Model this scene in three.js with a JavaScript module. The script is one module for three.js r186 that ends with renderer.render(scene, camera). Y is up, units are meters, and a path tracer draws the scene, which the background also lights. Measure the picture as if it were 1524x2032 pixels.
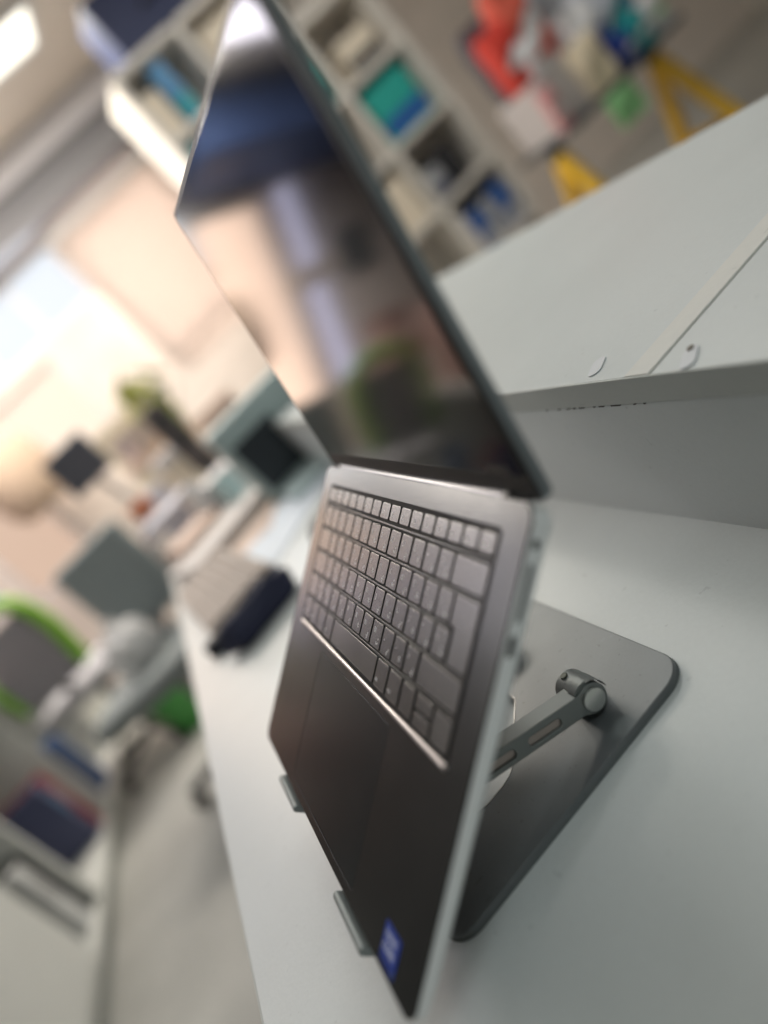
import * as THREE from 'three';
import { mergeGeometries, mergeVertices } from 'three/addons/utils/BufferGeometryUtils.js';
import { RoundedBoxGeometry } from 'three/addons/geometries/RoundedBoxGeometry.js';
import { RectAreaLightUniformsLib } from 'three/addons/lights/RectAreaLightUniformsLib.js';
import { Brush, Evaluator, SUBTRACTION } from 'three-bvh-csg';

// ---------------------------------------------------------------- camera, lights, exposure
const scene = new THREE.Scene();
scene.background = new THREE.Color(0x000000);
const camera = new THREE.PerspectiveCamera(67.27, 768 / 1024, 0.02, 40);
camera.position.set(0, 0.275, 0);
camera.up.set(-0.089, 0.674, -0.7333);                 // the phone was held rolled by about 45 degrees
camera.lookAt(-0.9507, 0.275 - 0.277, -0.1392);
camera.focus = 0.44;
camera.userData.fStop = 1.8;
scene.add(camera);
const renderer = new THREE.WebGLRenderer({ antialias: true });
renderer.setSize(768, 1024);
renderer.toneMapping = THREE.LinearToneMapping;
renderer.toneMappingExposure = 1.4;
renderer.shadowMap.enabled = true;
RectAreaLightUniformsLib.init();

const FLOOR = -0.73, CEIL = 1.9;
// ceiling luminaires: [x, z, radiance, colour]
const LAMPS = [
  [-3.9, -0.84, 32, [1.0, 0.96, 0.84], 0.34, 0.34],
  [-3.67, 1.13, 5.0, [0.95, 0.9, 1.0]],
  [-1.9, -0.5, 3.3, [0.95, 1.0, 0.97]],
  [-3.0, 1.9, 8, [1.0, 0.97, 0.95]],
  [0.5, -1.6, 2.7, [0.91, 1.0, 0.99]],
  [-2.4, -1.45, 8.5, [1.0, 0.97, 0.92]],
  [1.25, -0.35, 4.6, [0.9, 1.0, 0.99]],
  [-3.9, 0.25, 33, [1.0, 0.91, 0.8]],
];
// daylight through the windows in the far wall: [z, y, width, height, radiance, colour, pane glow]
const LILAC = [0.74, 0.73, 1.0], SKYLIGHT = [0.86, 0.92, 1.0], WARM = [1.0, 0.71, 0.54];
const WINDOWS = [[0.08, 1.3, 1.12, 0.42, 3.5, SKYLIGHT, 0.68], [0.95, 0.74, 0.48, 1.42, 2.0, WARM, 0.5], [1.38, 0.5, 0.17, 0.72, 1.7, LILAC, 0.5], [1.4, 1.23, 0.17, 0.6, 1.7, LILAC, 0.5], [-0.9, 0.95, 0.78, 0.96, 12, [1.0, 0.88, 0.8], 2], [0.33, 0.72, 0.62, 0.58, 3.6, [1.0, 0.82, 0.66], 0.8]];

// ---------------------------------------------------------------- helpers
let seed = 20240;
const rnd = () => { seed = (seed * 1664525 + 1013904223) >>> 0; return seed / 4294967296; };
const taken = new Map();
const numbered = (n) => { const k = taken.get(n) || 0; taken.set(n, k + 1); return k ? `${n}_${String(k).padStart(3, '0')}` : n; };
const V = (x, y, z) => new THREE.Vector3(x, y, z);
// one pixel of the photograph (1524 x 2032) as a direction, met with a plane of the place
const CX = V(0.297, -0.6848, -0.6655), CY = V(0.089, -0.674, 0.7333), CZ = V(-0.9507, -0.277, -0.1392);
function at(px, py, axis, value) {
  const r = new THREE.Vector3().addScaledVector(CX, (px - 762) / 1527).addScaledVector(CY, (py - 1016) / 1527).add(CZ);
  const o = camera.position, k = { x: 0, y: 1, z: 2 }[axis];
  return o.clone().addScaledVector(r, (value - o.getComponent(k)) / r.getComponent(k));
}
function hash(x, y) { let h = (x * 374761393 + y * 668265263) | 0; h = Math.imul(h ^ (h >>> 13), 1274126177); return ((h ^ (h >>> 16)) >>> 0) / 4294967296; }
function vnoise(x, y, p) {
  const xi = Math.floor(x), yi = Math.floor(y), fx = x - xi, fy = y - yi, m = (a) => ((a % p) + p) % p;
  const sx = fx * fx * (3 - 2 * fx), sy = fy * fy * (3 - 2 * fy);
  const a = hash(m(xi), m(yi)), b = hash(m(xi + 1), m(yi)), c = hash(m(xi), m(yi + 1)), d = hash(m(xi + 1), m(yi + 1));
  return a + (b - a) * sx + (c - a) * sy + (a - b - c + d) * sx * sy;
}
function tex(size, fn, srgb, repeat = 1) {                // fn(u, v) -> [r, g, b] 0..1
  const d = new Uint8Array(size * size * 4);
  for (let j = 0; j < size; j++) for (let i = 0; i < size; i++) {
    const c = fn(i / size, j / size), k = (j * size + i) * 4;
    for (let q = 0; q < 3; q++) d[k + q] = Math.max(0, Math.min(255, c[q] * 255)) | 0;
    d[k + 3] = 255;
  }
  const t = new THREE.DataTexture(d, size, size);
  t.wrapS = t.wrapT = THREE.RepeatWrapping; t.magFilter = THREE.LinearFilter; t.minFilter = THREE.LinearMipmapLinearFilter; t.generateMipmaps = true;
  if (srgb) t.colorSpace = THREE.SRGBColorSpace;
  t.repeat.set(repeat, repeat); t.needsUpdate = true;
  return t;
}
const g3 = (v) => [v, v, v];
const fbm = (u, v, p) => 0.5 * vnoise(u * p, v * p, p) + 0.3 * vnoise(u * p * 2, v * p * 2, p * 2) + 0.2 * vnoise(u * p * 4, v * p * 4, p * 4);
const T = {
  laminate: tex(512, (u, v) => g3(0.955 + 0.03 * fbm(u, v, 6) + 0.012 * vnoise(u * 256, v * 256, 256) - (vnoise(u * 90 + 7, v * 90, 90) > 0.972 ? 0.06 : 0)), true, 2.2),
  laminateBump: tex(512, (u, v) => g3(0.5 * vnoise(u * 200, v * 200, 200) + 0.5 * vnoise(u * 90, v * 90, 90)), false, 5),
  rough: tex(256, (u, v) => g3(0.9 + 0.1 * fbm(u, v, 5)), false, 3),
  smudge: tex(512, (u, v) => g3(0.8 + 0.2 * fbm(u, v, 4)), false, 6),
  plate: tex(512, (u, v) => { const s = vnoise(u * 40, v * 40, 40), w = fbm(u + 0.3, v, 5); return g3(0.88 + 0.08 * w + 0.02 * vnoise(u * 200, v * 200, 200) + (s > 0.93 && w > 0.6 ? 0.03 : 0) - (vnoise(u * 70, v * 70 + 11, 70) > 0.95 ? 0.12 : 0)); }, true, 5),
  deck: tex(256, (u, v) => g3(0.95 + 0.02 * vnoise(u * 256, v * 256, 256) + 0.03 * fbm(u, v, 8)), true, 30),
  grain: tex(256, (u, v) => g3(0.4 * vnoise(u * 256, v * 256, 256) + 0.6 * vnoise(u * 128, v * 128, 128)), false, 40),
  wall: tex(256, (u, v) => g3(0.92 + 0.08 * fbm(u, v, 6)), true, 1.3),
  floor: tex(512, (u, v) => { const n = fbm(u, v, 8); return g3(0.84 + 0.12 * n + 0.08 * (vnoise(u * 180, v * 180, 180) - 0.5)); }, true, 0.8),
  weave: tex(128, (u, v) => g3(0.75 + 0.25 * ((Math.sin(u * 200) * 0.5 + 0.5) * (Math.sin(v * 200) * 0.5 + 0.5))), true, 6),
};
const mats = new Map();
function M(r, g, b, rough = 0.6, extra = {}) {            // linear base colours
  const key = [r, g, b, rough, Object.entries(extra).map(([k, v]) => k + (v && v.uuid ? v.uuid : v)).join()].join('|');
  if (mats.has(key)) return mats.get(key);
  const m = new THREE.MeshPhysicalMaterial({ roughness: rough, ...extra });
  m.color.setRGB(r, g, b); mats.set(key, m); return m;
}
function glow(c, k) { const m = new THREE.MeshStandardMaterial({ color: 0x202020, roughness: 0.5 }); m.emissive.setRGB(...c); m.emissiveIntensity = k; return m; }

function add(name, geo, mat, parent = scene) {
  const m = new THREE.Mesh(geo, mat); m.name = parent === scene ? numbered(name) : name;
  m.castShadow = m.receiveShadow = true; parent.add(m); return m;
}
function tag(o, label, category, group) { o.userData.label = label; o.userData.category = category; if (group) o.userData.group = group; return o; }
function thing(name, label, category, p = [0, 0, 0], turn = 0, group) {
  const o = new THREE.Group(); o.name = numbered(name); o.position.set(...p); o.rotation.y = turn; scene.add(o);
  return tag(o, label, category, group);
}
function struct(name, geo, mat) { const m = add(name, geo, mat); m.userData.kind = 'structure'; return m; }
function metricUV(g) {                                     // box projection, one uv unit per metre
  const p = g.attributes.position, n = g.attributes.normal, uv = new Float32Array(p.count * 2);
  for (let i = 0; i < p.count; i++) {
    const a = Math.abs(n.getX(i)), b = Math.abs(n.getY(i)), c = Math.abs(n.getZ(i));
    const [s, t] = b >= a && b >= c ? [p.getX(i), p.getZ(i)] : a >= c ? [p.getZ(i), p.getY(i)] : [p.getX(i), p.getY(i)];
    uv[2 * i] = s; uv[2 * i + 1] = t;
  }
  g.setAttribute('uv', new THREE.BufferAttribute(uv, 2)); return g;
}
function box(w, h, d, x = 0, y = 0, z = 0, r = 0.0015) {   // centred box with softened edges
  r = Math.min(r, w / 2.2, h / 2.2, d / 2.2);
  const g = r > 0 ? new RoundedBoxGeometry(w, h, d, 2, r) : new THREE.BoxGeometry(w, h, d);
  g.translate(x, y, z); return metricUV(g.index ? g.toNonIndexed() : g);
}
const span = (x0, x1, y0, y1, z0, z1, r) => box(x1 - x0, y1 - y0, z1 - z0, (x0 + x1) / 2, (y0 + y1) / 2, (z0 + z1) / 2, r);
function cyl(r0, r1, h, x = 0, y = 0, z = 0, seg = 24) { const g = new THREE.CylinderGeometry(r1, r0, h, seg).toNonIndexed(); g.translate(x, y, z); return g; }
function bar(a, b, r, seg = 10) {
  const d = b.clone().sub(a), g = new THREE.CylinderGeometry(r, r, d.length(), seg).toNonIndexed();
  g.applyQuaternion(new THREE.Quaternion().setFromUnitVectors(V(0, 1, 0), d.clone().normalize()));
  const m = a.clone().add(b).multiplyScalar(0.5); g.translate(m.x, m.y, m.z); return g;
}
function tube(pts, r, n = 24, seg = 10) { return new THREE.TubeGeometry(new THREE.CatmullRomCurve3(pts.map((p) => V(...p))), n, r, seg).toNonIndexed(); }
const merge = (list) => mergeGeometries(list.map((g) => { const q = g.index ? g.toNonIndexed() : g; for (const k of Object.keys(q.attributes)) if (!['position', 'normal', 'uv'].includes(k)) q.deleteAttribute(k); return q; }));
function rrect(w, h, r, cx = 0, cy = 0, S = THREE.Shape) {
  const s = new S(), x = cx - w / 2, y = cy - h / 2; r = Math.min(r, w / 2 - 1e-5, h / 2 - 1e-5);
  s.moveTo(x + r, y); s.lineTo(x + w - r, y); s.absarc(x + w - r, y + r, r, -Math.PI / 2, 0); s.lineTo(x + w, y + h - r);
  s.absarc(x + w - r, y + h - r, r, 0, Math.PI / 2); s.lineTo(x + r, y + h); s.absarc(x + r, y + h - r, r, Math.PI / 2, Math.PI);
  s.lineTo(x, y + r); s.absarc(x + r, y + r, r, Math.PI, 1.5 * Math.PI); return s;
}
// a sheet cut from a plan shape (shape x -> x, shape y -> -z), top face at y, softened edge
function slab(shape, y, t, bevel = 0.0003, curve = 8) {
  const g = new THREE.ExtrudeGeometry(shape, { depth: t - 2 * bevel, bevelEnabled: bevel > 0, bevelThickness: bevel, bevelSize: bevel, bevelOffset: -bevel, bevelSegments: 2, curveSegments: curve });
  g.rotateX(-Math.PI / 2); g.translate(0, y - t + bevel, 0); return metricUV(g);
}
// closed skin through rounded-rectangle rings, y may vary with z
function skin(rings, per = 10) {
  const pos = [], idx = []; let n = 0;
  for (const { w, d, r, y } of rings) {
    const pts = rrect(w, d, r).extractPoints(per).shape; if (pts[0].distanceTo(pts[pts.length - 1]) < 1e-7) pts.pop();
    n = pts.length; for (const p of pts) pos.push(p.x, y(p.x, -p.y), -p.y);
  }
  for (let k = 0; k + 1 < rings.length; k++) for (let i = 0; i < n; i++) {
    const a = k * n + i, b = k * n + (i + 1) % n, c = a + n, d = b + n; idx.push(a, c, b, b, c, d);
  }
  const L = (rings.length - 1) * n;
  for (let i = 1; i + 1 < n; i++) { idx.push(0, i, i + 1); idx.push(L, L + i + 1, L + i); }
  const g = new THREE.BufferGeometry(); g.setAttribute('position', new THREE.Float32BufferAttribute(pos, 3)); g.setIndex(idx);
  const q = g.toNonIndexed(); q.computeVertexNormals(); return metricUV(q);
}

// ---------------------------------------------------------------- room shell
const XL = -5.2, XR = 2.2, ZB = -5.6, ZF = 2.7;
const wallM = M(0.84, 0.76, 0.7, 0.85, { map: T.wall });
struct('floor', span(XL - 0.2, XR + 0.2, FLOOR - 0.15, FLOOR, ZB - 0.2, ZF + 0.2, 0), M(0.5, 0.5, 0.47, 0.45, { map: T.floor, roughnessMap: T.rough }));
struct('ceiling', span(XL - 0.2, XR + 0.2, CEIL, CEIL + 0.15, ZB - 0.2, ZF + 0.2, 0), M(0.76, 0.71, 0.65, 0.9, { map: T.wall }));
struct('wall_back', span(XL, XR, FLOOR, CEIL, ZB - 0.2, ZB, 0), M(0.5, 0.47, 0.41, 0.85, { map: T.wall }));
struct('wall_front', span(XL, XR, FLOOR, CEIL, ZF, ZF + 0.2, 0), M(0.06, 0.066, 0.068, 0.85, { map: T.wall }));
struct('wall_right', span(XR, XR + 0.2, FLOOR, CEIL, ZB - 0.2, ZF + 0.2, 0), M(0.78, 0.79, 0.77, 0.85, { map: T.wall }));
{ // the far wall is pierced by the windows
  const s = new THREE.Shape(); s.moveTo(ZB - 0.2, FLOOR); s.lineTo(ZF + 0.2, FLOOR); s.lineTo(ZF + 0.2, CEIL); s.lineTo(ZB - 0.2, CEIL); s.closePath();
  for (const [z, y, w, h] of WINDOWS) s.holes.push(rrect(w, h, 0.002, z, y, THREE.Path));
  const g = new THREE.ExtrudeGeometry(s, { depth: 0.2, bevelEnabled: false }); g.rotateY(-Math.PI / 2); g.translate(XL, 0, 0);
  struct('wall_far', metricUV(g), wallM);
}
WINDOWS.forEach(([z, y, w, h, k, col, pg], i) => {
  const o = thing('window', ['wide bright window under the grey blind box on the far wall', 'tall peach-lit window mirrored at the edge of the laptop screen', 'lower narrow lilac window mirrored in the laptop screen', 'upper narrow lilac window mirrored in the laptop screen', 'warm bright window behind the cream vertical blind', 'lower warm window beneath the wide bright one'][i], 'window', [XL - 0.06, y - h / 2, z]);
  const fr = M(0.7, 0.7, 0.72, 0.4);
  for (const s of [-1, 1]) { add('frame', box(0.06, h, 0.025, 0, h / 2, s * (w / 2 - 0.0135)), fr, o); add('frame', box(0.056, 0.025, w - 0.053, 0, h / 2 + s * (h / 2 - 0.0135), 0), fr, o); }
  if (i === 0) for (const q of [-1, 1]) add('mullion', box(0.05, h - 0.054, 0.03, 0, h / 2, q * w / 6), fr, o);
  add('pane', box(0.006, h - 0.05, w - 0.05, -0.03, h / 2, 0, 0), glow(col, pg), o);
  const L = new THREE.RectAreaLight(new THREE.Color().setRGB(...col), k, w - 0.06, h - 0.06);
  L.position.set(XL + 0.02, y, z); L.lookAt(XL + 1, y, z); L.castShadow = true; scene.add(L);
});
LAMPS.forEach(([x, z, k, c, W = 0.34, D = 1.2], i) => {
  const o = thing('ceiling_light', ['small square ceiling light glowing in front of the cream vertical blind', 'flat ceiling light mirrored at the top of the laptop screen', 'flat ceiling light above the cluttered far desk', 'flat ceiling light above the binder cabinet', 'flat ceiling light above the ledge', 'flat ceiling light above the yellow rack', 'flat ceiling light beside the camera end of the desk', 'flat ceiling light in front of the wide window'][i], 'ceiling light', [x, CEIL, z], 0, 'ceiling lights');
  for (const s of [-1, 1]) { add('frame', box(0.025, 0.05, D, s * (W / 2 + 0.0125), -0.025, 0), M(0.7, 0.7, 0.7, 0.4), o); add('frame', box(W + 0.05, 0.05, 0.025, 0, -0.025, s * (D / 2 + 0.0135)), M(0.7, 0.7, 0.7, 0.4), o); }
  add('diffuser', box(W, 0.012, D, 0, -0.03, 0, 0), glow(c, 1.6), o);
  const L = new THREE.RectAreaLight(new THREE.Color().setRGB(...c), k, W, D);
  L.position.set(x, CEIL - 0.052, z); L.rotation.x = -Math.PI / 2; L.castShadow = true; scene.add(L);
});

// ---------------------------------------------------------------- desk with its raised ledge
const laminate = M(0.7, 0.73, 0.728, 0.38, { map: T.laminate, roughnessMap: T.rough, bumpMap: T.laminateBump, bumpScale: 0.00006 });
const edgeBand = M(0.58, 0.6, 0.575, 0.5, { map: T.laminate });
const DF = 0.203, DB = -0.1972;
function desk(x0, x1, label) {
  const o = thing('desk', label, 'desk', [x0, FLOOR, 0], 0, 'white counter desks'), y = -FLOOR, w = x1 - x0;
  add('desk_top', span(0, w, y - 0.028, y, DB - 0.02, DF - 0.001, 0.0012), laminate, o);
  add('edge_band', span(0.001, w - 0.001, y - 0.0265, y - 0.0015, DF - 0.001, DF + 0.0006, 0.0002), edgeBand, o);
  for (const x of [0.03, w - 0.03]) add('side_panel', span(x - 0.012, x + 0.012, 0, y - 0.028, DB + 0.01, DF - 0.05), laminate, o);
  add('modesty_panel', span(0.044, w - 0.044, 0.25, y - 0.029, DB + 0.015, DB + 0.033), laminate, o);
  return o;
}
desk(-2.05, 1.1, 'white laminate desk under the laptop stand');
desk(-4.3, -2.053, 'cluttered white desk beyond the laptop carrying plants and boxes');
{
  const o = thing('raised_ledge', 'white raised ledge with panel front behind the laptop', 'ledge', [0, FLOOR, 0]);
  const y = -FLOOR, X0 = -2.05, X1 = 1.1, xs = -0.3635, xe = -0.3425, top = y + 0.12;
  add('back_panel', span(X0, X1, 0.02, y + 0.1012, DB - 0.018, DB, 0.0006), laminate, o);
  add('ledge_board', span(X0, xs, top - 0.0182, top, -0.53, DB - 0.0006, 0.0005), laminate, o);
  add('joint_strip', span(xs + 0.0004, xe, top - 0.0180, top + 0.0006, -0.53, DB - 0.0004, 0.0004), M(0.77, 0.76, 0.72, 0.45, { map: T.laminate }), o);
  add('ledge_board', span(xe + 0.0014, X1, top - 0.0182, top - 0.0002, -0.53, DB - 0.0006, 0.0005), laminate, o);
  add('front_edge_band', span(X0, X1, top - 0.0184, top - 0.0001, DB - 0.0005, DB + 0.0008, 0.0004), edgeBand, o);
  for (const x of [X0 + 0.02, -0.9, X1 - 0.02]) add('upright_panel', span(x - 0.01, x + 0.01, 0, top - 0.0185, -0.52, DB - 0.0185), laminate, o);
  // worn-off chips of the edge band, black core showing
  for (let x = -0.47; x < -0.36; x += 0.003 + 0.014 * rnd()) add('chip', span(x, x + 0.001 + 0.009 * rnd() * rnd(), y + 0.1012 - 0.0004, y + 0.1012 + 0.0003 + 0.0004 * rnd(), DB - 0.004, DB + 0.0010, 0.0002), M(0.11, 0.1, 0.09, 0.9), o);
}
{ // two small white plastic pads lying on the ledge edge beside the joint
  const pad = (label, x, z, turn, w, d) => {
    const o = thing('adhesive_pad', label, 'pad', [x, 0.1205, z], turn);
    add('pad_body', slab(rrect(w, d, w / 2), 0.0004, 0.0007, 0.0002), M(0.72, 0.73, 0.76, 0.5), o);
    return o;
  };
  pad('small oval white pad on the ledge, left of the joint strip', -0.4035, -0.2105, 0.55, 0.0095, 0.0185);
  const p = pad('small oval white pad with a dark end on the ledge, right of the joint strip', -0.3185, -0.2062, 0.6, 0.0085, 0.0195);
  add('dark_tip', slab(rrect(0.0036, 0.0042, 0.0016, 0, 0.0075), 0.0012, 0.0008, 0.0002), M(0.22, 0.19, 0.16, 0.7), p);
}

// ---------------------------------------------------------------- laptop stand
const standM = M(0.17, 0.185, 0.192, 0.42, { metalness: 0.3, map: T.plate, roughnessMap: T.smudge});
const standDark = M(0.2, 0.215, 0.21, 0.42, { metalness: 0.6});
const bright = M(0.62, 0.6, 0.57, 0.28, { metalness: 1 });
const rubber = M(0.12, 0.135, 0.135, 0.75);
// laptop frame: u to its right, n up from the keyboard, v to its front
const U = V(0.9995, -0.0316, -0.0099).normalize(), VV = V(0.0061, -0.5109, 0.8596).normalize();
const NN = new THREE.Vector3().crossVectors(VV, U).normalize(); VV.crossVectors(U, NN).normalize();
const LC = V(-0.4239, 0.1045, 0.0107);
const lapQ = new THREE.Quaternion().setFromRotationMatrix(new THREE.Matrix4().makeBasis(U, NN, VV));
const lapPoint = (x, y, z) => V(x, y, z).applyQuaternion(lapQ).add(LC);
{
  const cx = -0.424, o = thing('laptop_stand', 'grey metal folding laptop stand on the white desk', 'laptop stand', [cx, 0, 0]);
  const W = 0.197, Z0 = -0.1025, Z1 = 0.0812;
  const s = rrect(W, Z1 - Z0, 0.0175, 0, -(Z0 + Z1) / 2);
  const h = new THREE.Path();                              // flared cut-out in the middle of the plate
  const P = [[-0.068, -0.03], [0.036, -0.0325], [0.0415, -0.03], [0.0455, -0.022], [0.0455, -0.006], [0.042, 0.002], [0.001, 0.0345], [-0.004, 0.0362], [-0.05, 0.0362], [-0.055, 0.0345], [-0.094, 0.002], [-0.096, -0.006], [-0.096, -0.022], [-0.091, -0.03]];
  P[0] = [-0.085, -0.0325];
  P.forEach(([x, y], i) => (i ? h.lineTo(x, y) : h.moveTo(x, y))); h.closePath(); s.holes.push(h);
  const plate = add('base_plate', slab(s, 0.0052, 0.004, 0.0006, 14), standM, o);
  add('rubber_rim', slab((() => { const q = rrect(W + 0.0012, Z1 - Z0 + 0.0012, 0.018, 0, -(Z0 + Z1) / 2); q.holes.push(rrect(W - 0.012, Z1 - Z0 - 0.012, 0.013, 0, -(Z0 + Z1) / 2, THREE.Path)); return q; })(), 0.0016, 0.0014, 0.0003, 14), rubber, plate);
  // polished chamfer round the cut-out
  const ring = P.map(([x, y]) => V(x, 0.0052, -y)); const cv = new THREE.CatmullRomCurve3(ring, true, 'catmullrom', 0.15);
  add('cutout_edge', new THREE.TubeGeometry(cv, 120, 0.0004, 6, true), bright, plate);
  // arms
  const hinge = V(0, 0.0187, -0.0582), dir = V(0, 0.312, 0.95).normalize(), len = 0.118;
  for (const sd of [1, -1]) {
    const x1 = sd * 0.077, x0 = sd * 0.063;                // outer, inner face
    // arm profile in its own plane: s along the arm, t across
    const a = new THREE.Shape(); const H = 0.0062, R = 0.0088;
    a.moveTo(0.0085, H); a.lineTo(len, H); a.absarc(len, 0, H, Math.PI / 2, -Math.PI / 2, true); a.lineTo(0.0085, -H);
    a.quadraticCurveTo(0.006, -H - 0.0006, 0.0045, -R * 0.88); a.absarc(0, 0, R, -1.05, 1.05, true); a.quadraticCurveTo(0.006, H + 0.0006, 0.0085, H);
    for (const [p, q] of [[0.0215, 0.0425], [0.051, 0.072]]) a.holes.push(rrect(q - p, 0.0052, 0.0024, (p + q) / 2, -0.0006, THREE.Path));
    const g = new THREE.ExtrudeGeometry(a, { depth: 0.0128, bevelEnabled: true, bevelThickness: 0.0006, bevelSize: 0.0006, bevelOffset: -0.0006, bevelSegments: 2, curveSegments: 14 });
    const m = new THREE.Matrix4().makeBasis(dir, V(0, dir.z, -dir.y), V(-1, 0, 0));  // s, t, thickness
    g.applyMatrix4(m); g.translate(Math.max(x0, x1) - 0.0006, hinge.y, hinge.z);
    const arm = add('arm', metricUV(g), standDark, o);
    // milled slots have a lighter floor
    for (const [p, q] of [[0.0215, 0.0425], [0.051, 0.072]]) {
      const f = new THREE.BoxGeometry(0.0012, 0.006, q - p + 0.001); f.applyQuaternion(new THREE.Quaternion().setFromUnitVectors(V(0, 0, 1), dir));
      const c = dir.clone().multiplyScalar((p + q) / 2); f.translate(x1 - sd * 0.0024, hinge.y + c.y, hinge.z + c.z); add('slot_floor', f, M(0.42, 0.36, 0.33, 0.45, { metalness: 0.7 }), arm);
    }
    for (const [e, rad] of [[0, 0.0066], [1, 0.0058]]) {
      const c = e ? hinge.clone().addScaledVector(dir, len) : hinge.clone();
      const k = new THREE.CylinderGeometry(rad, rad, 0.0162, 40); k.rotateZ(Math.PI / 2); k.translate((x0 + x1) / 2 + sd * 0.0006, c.y, c.z);
      const kn = add(e ? 'top_pin' : 'pivot_disc', k.toNonIndexed(), M(0.5, 0.5, 0.48, 0.25, { metalness: 1, anisotropy: 0.9 }), arm);
      // turned face: shallow concentric ridges
      if (!e) { const pts = []; for (let i = 0; i <= 22; i++) pts.push(new THREE.Vector2(rad * 0.94 * i / 22, (i % 2) * 0.00005)); const f = new THREE.LatheGeometry(pts.reverse(), 40); f.rotateZ(-sd * Math.PI / 2); f.translate(x1 + sd * 0.0019, c.y, c.z); add('turned_face', f.toNonIndexed(), M(0.6, 0.6, 0.57, 0.24, { metalness: 1, side: THREE.DoubleSide }), kn); }
    }
    // hinge bracket screwed to the plate, wrapping the inner side of the pivot
    const bx = (x0 - sd * 0.0045);
    const br = add('hinge_bracket', merge([
      (() => { const k = new THREE.CylinderGeometry(0.0098, 0.0098, 0.008, 30); k.rotateZ(Math.PI / 2); k.translate(bx, hinge.y, hinge.z); return k; })(),
      box(0.008, 0.0125, 0.0195, bx, 0.0115, hinge.z, 0.001),
      (() => { const k = new THREE.CylinderGeometry(0.0102, 0.0102, 0.0135, 30, 1, true, Math.PI * 0.95, Math.PI * 0.75); k.rotateZ(-Math.PI / 2); k.translate((x0 + x1) / 2, hinge.y, hinge.z); return k; })(),
    ].map((g) => g.toNonIndexed ? g : g)), standDark, o);
    add('stop_tab', (() => { const k = new THREE.CylinderGeometry(0.0112, 0.0112, 0.008, 12, 1, false, 0, 0.9); k.rotateZ(-Math.PI / 2); k.rotateX(-1.9); k.translate((x0 + x1) / 2 + sd * 0.002, hinge.y, hinge.z); return k.toNonIndexed(); })(), standDark, br);
    add('screw', cyl(0.0024, 0.0022, 0.002, bx, hinge.y + 0.0098, hinge.z - 0.0005, 6), M(0.09, 0.1, 0.08, 0.5, { metalness: 0.5 }), br);
  }
  // tilted plate under the laptop with two front lips
  const q = new THREE.Group(); q.name = 'support_tray'; q.position.copy(LC).sub(o.position); q.quaternion.copy(lapQ); o.add(q);
  const B = -0.0165, tray = rrect(0.196, 0.2, 0.012, 0, -0.0088); tray.holes.push(rrect(0.1, 0.1, 0.012, 0, 0.01, THREE.Path));
  add('tray_plate', slab(tray, B, 0.0035, 0.0005), standM, q);
  for (const c of [-0.0705, 0.0735]) {
    const s2 = new THREE.Shape(); s2.moveTo(0.0975, B - 0.0035); s2.lineTo(0.1135, B - 0.0035); s2.quadraticCurveTo(0.1165, B - 0.0035, 0.1165, B); s2.lineTo(0.1165, -0.0012); s2.quadraticCurveTo(0.1165, 0.0012, 0.1143, 0.0012); s2.quadraticCurveTo(0.1118, 0.0012, 0.1118, -0.0012); s2.lineTo(0.1118, B - 0.0002); s2.lineTo(0.0975, B - 0.0002); s2.closePath();
    const g = new THREE.ExtrudeGeometry(s2, { depth: 0.0455, bevelEnabled: true, bevelThickness: 0.0016, bevelSize: 0.0008, bevelOffset: -0.0008, bevelSegments: 3, curveSegments: 8 });
    g.rotateY(-Math.PI / 2); g.translate(c + 0.0228, 0, 0); add('front_lip', metricUV(g), M(0.24, 0.265, 0.265, 0.5, { metalness: 0.3 }), q);
  }
}

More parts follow.
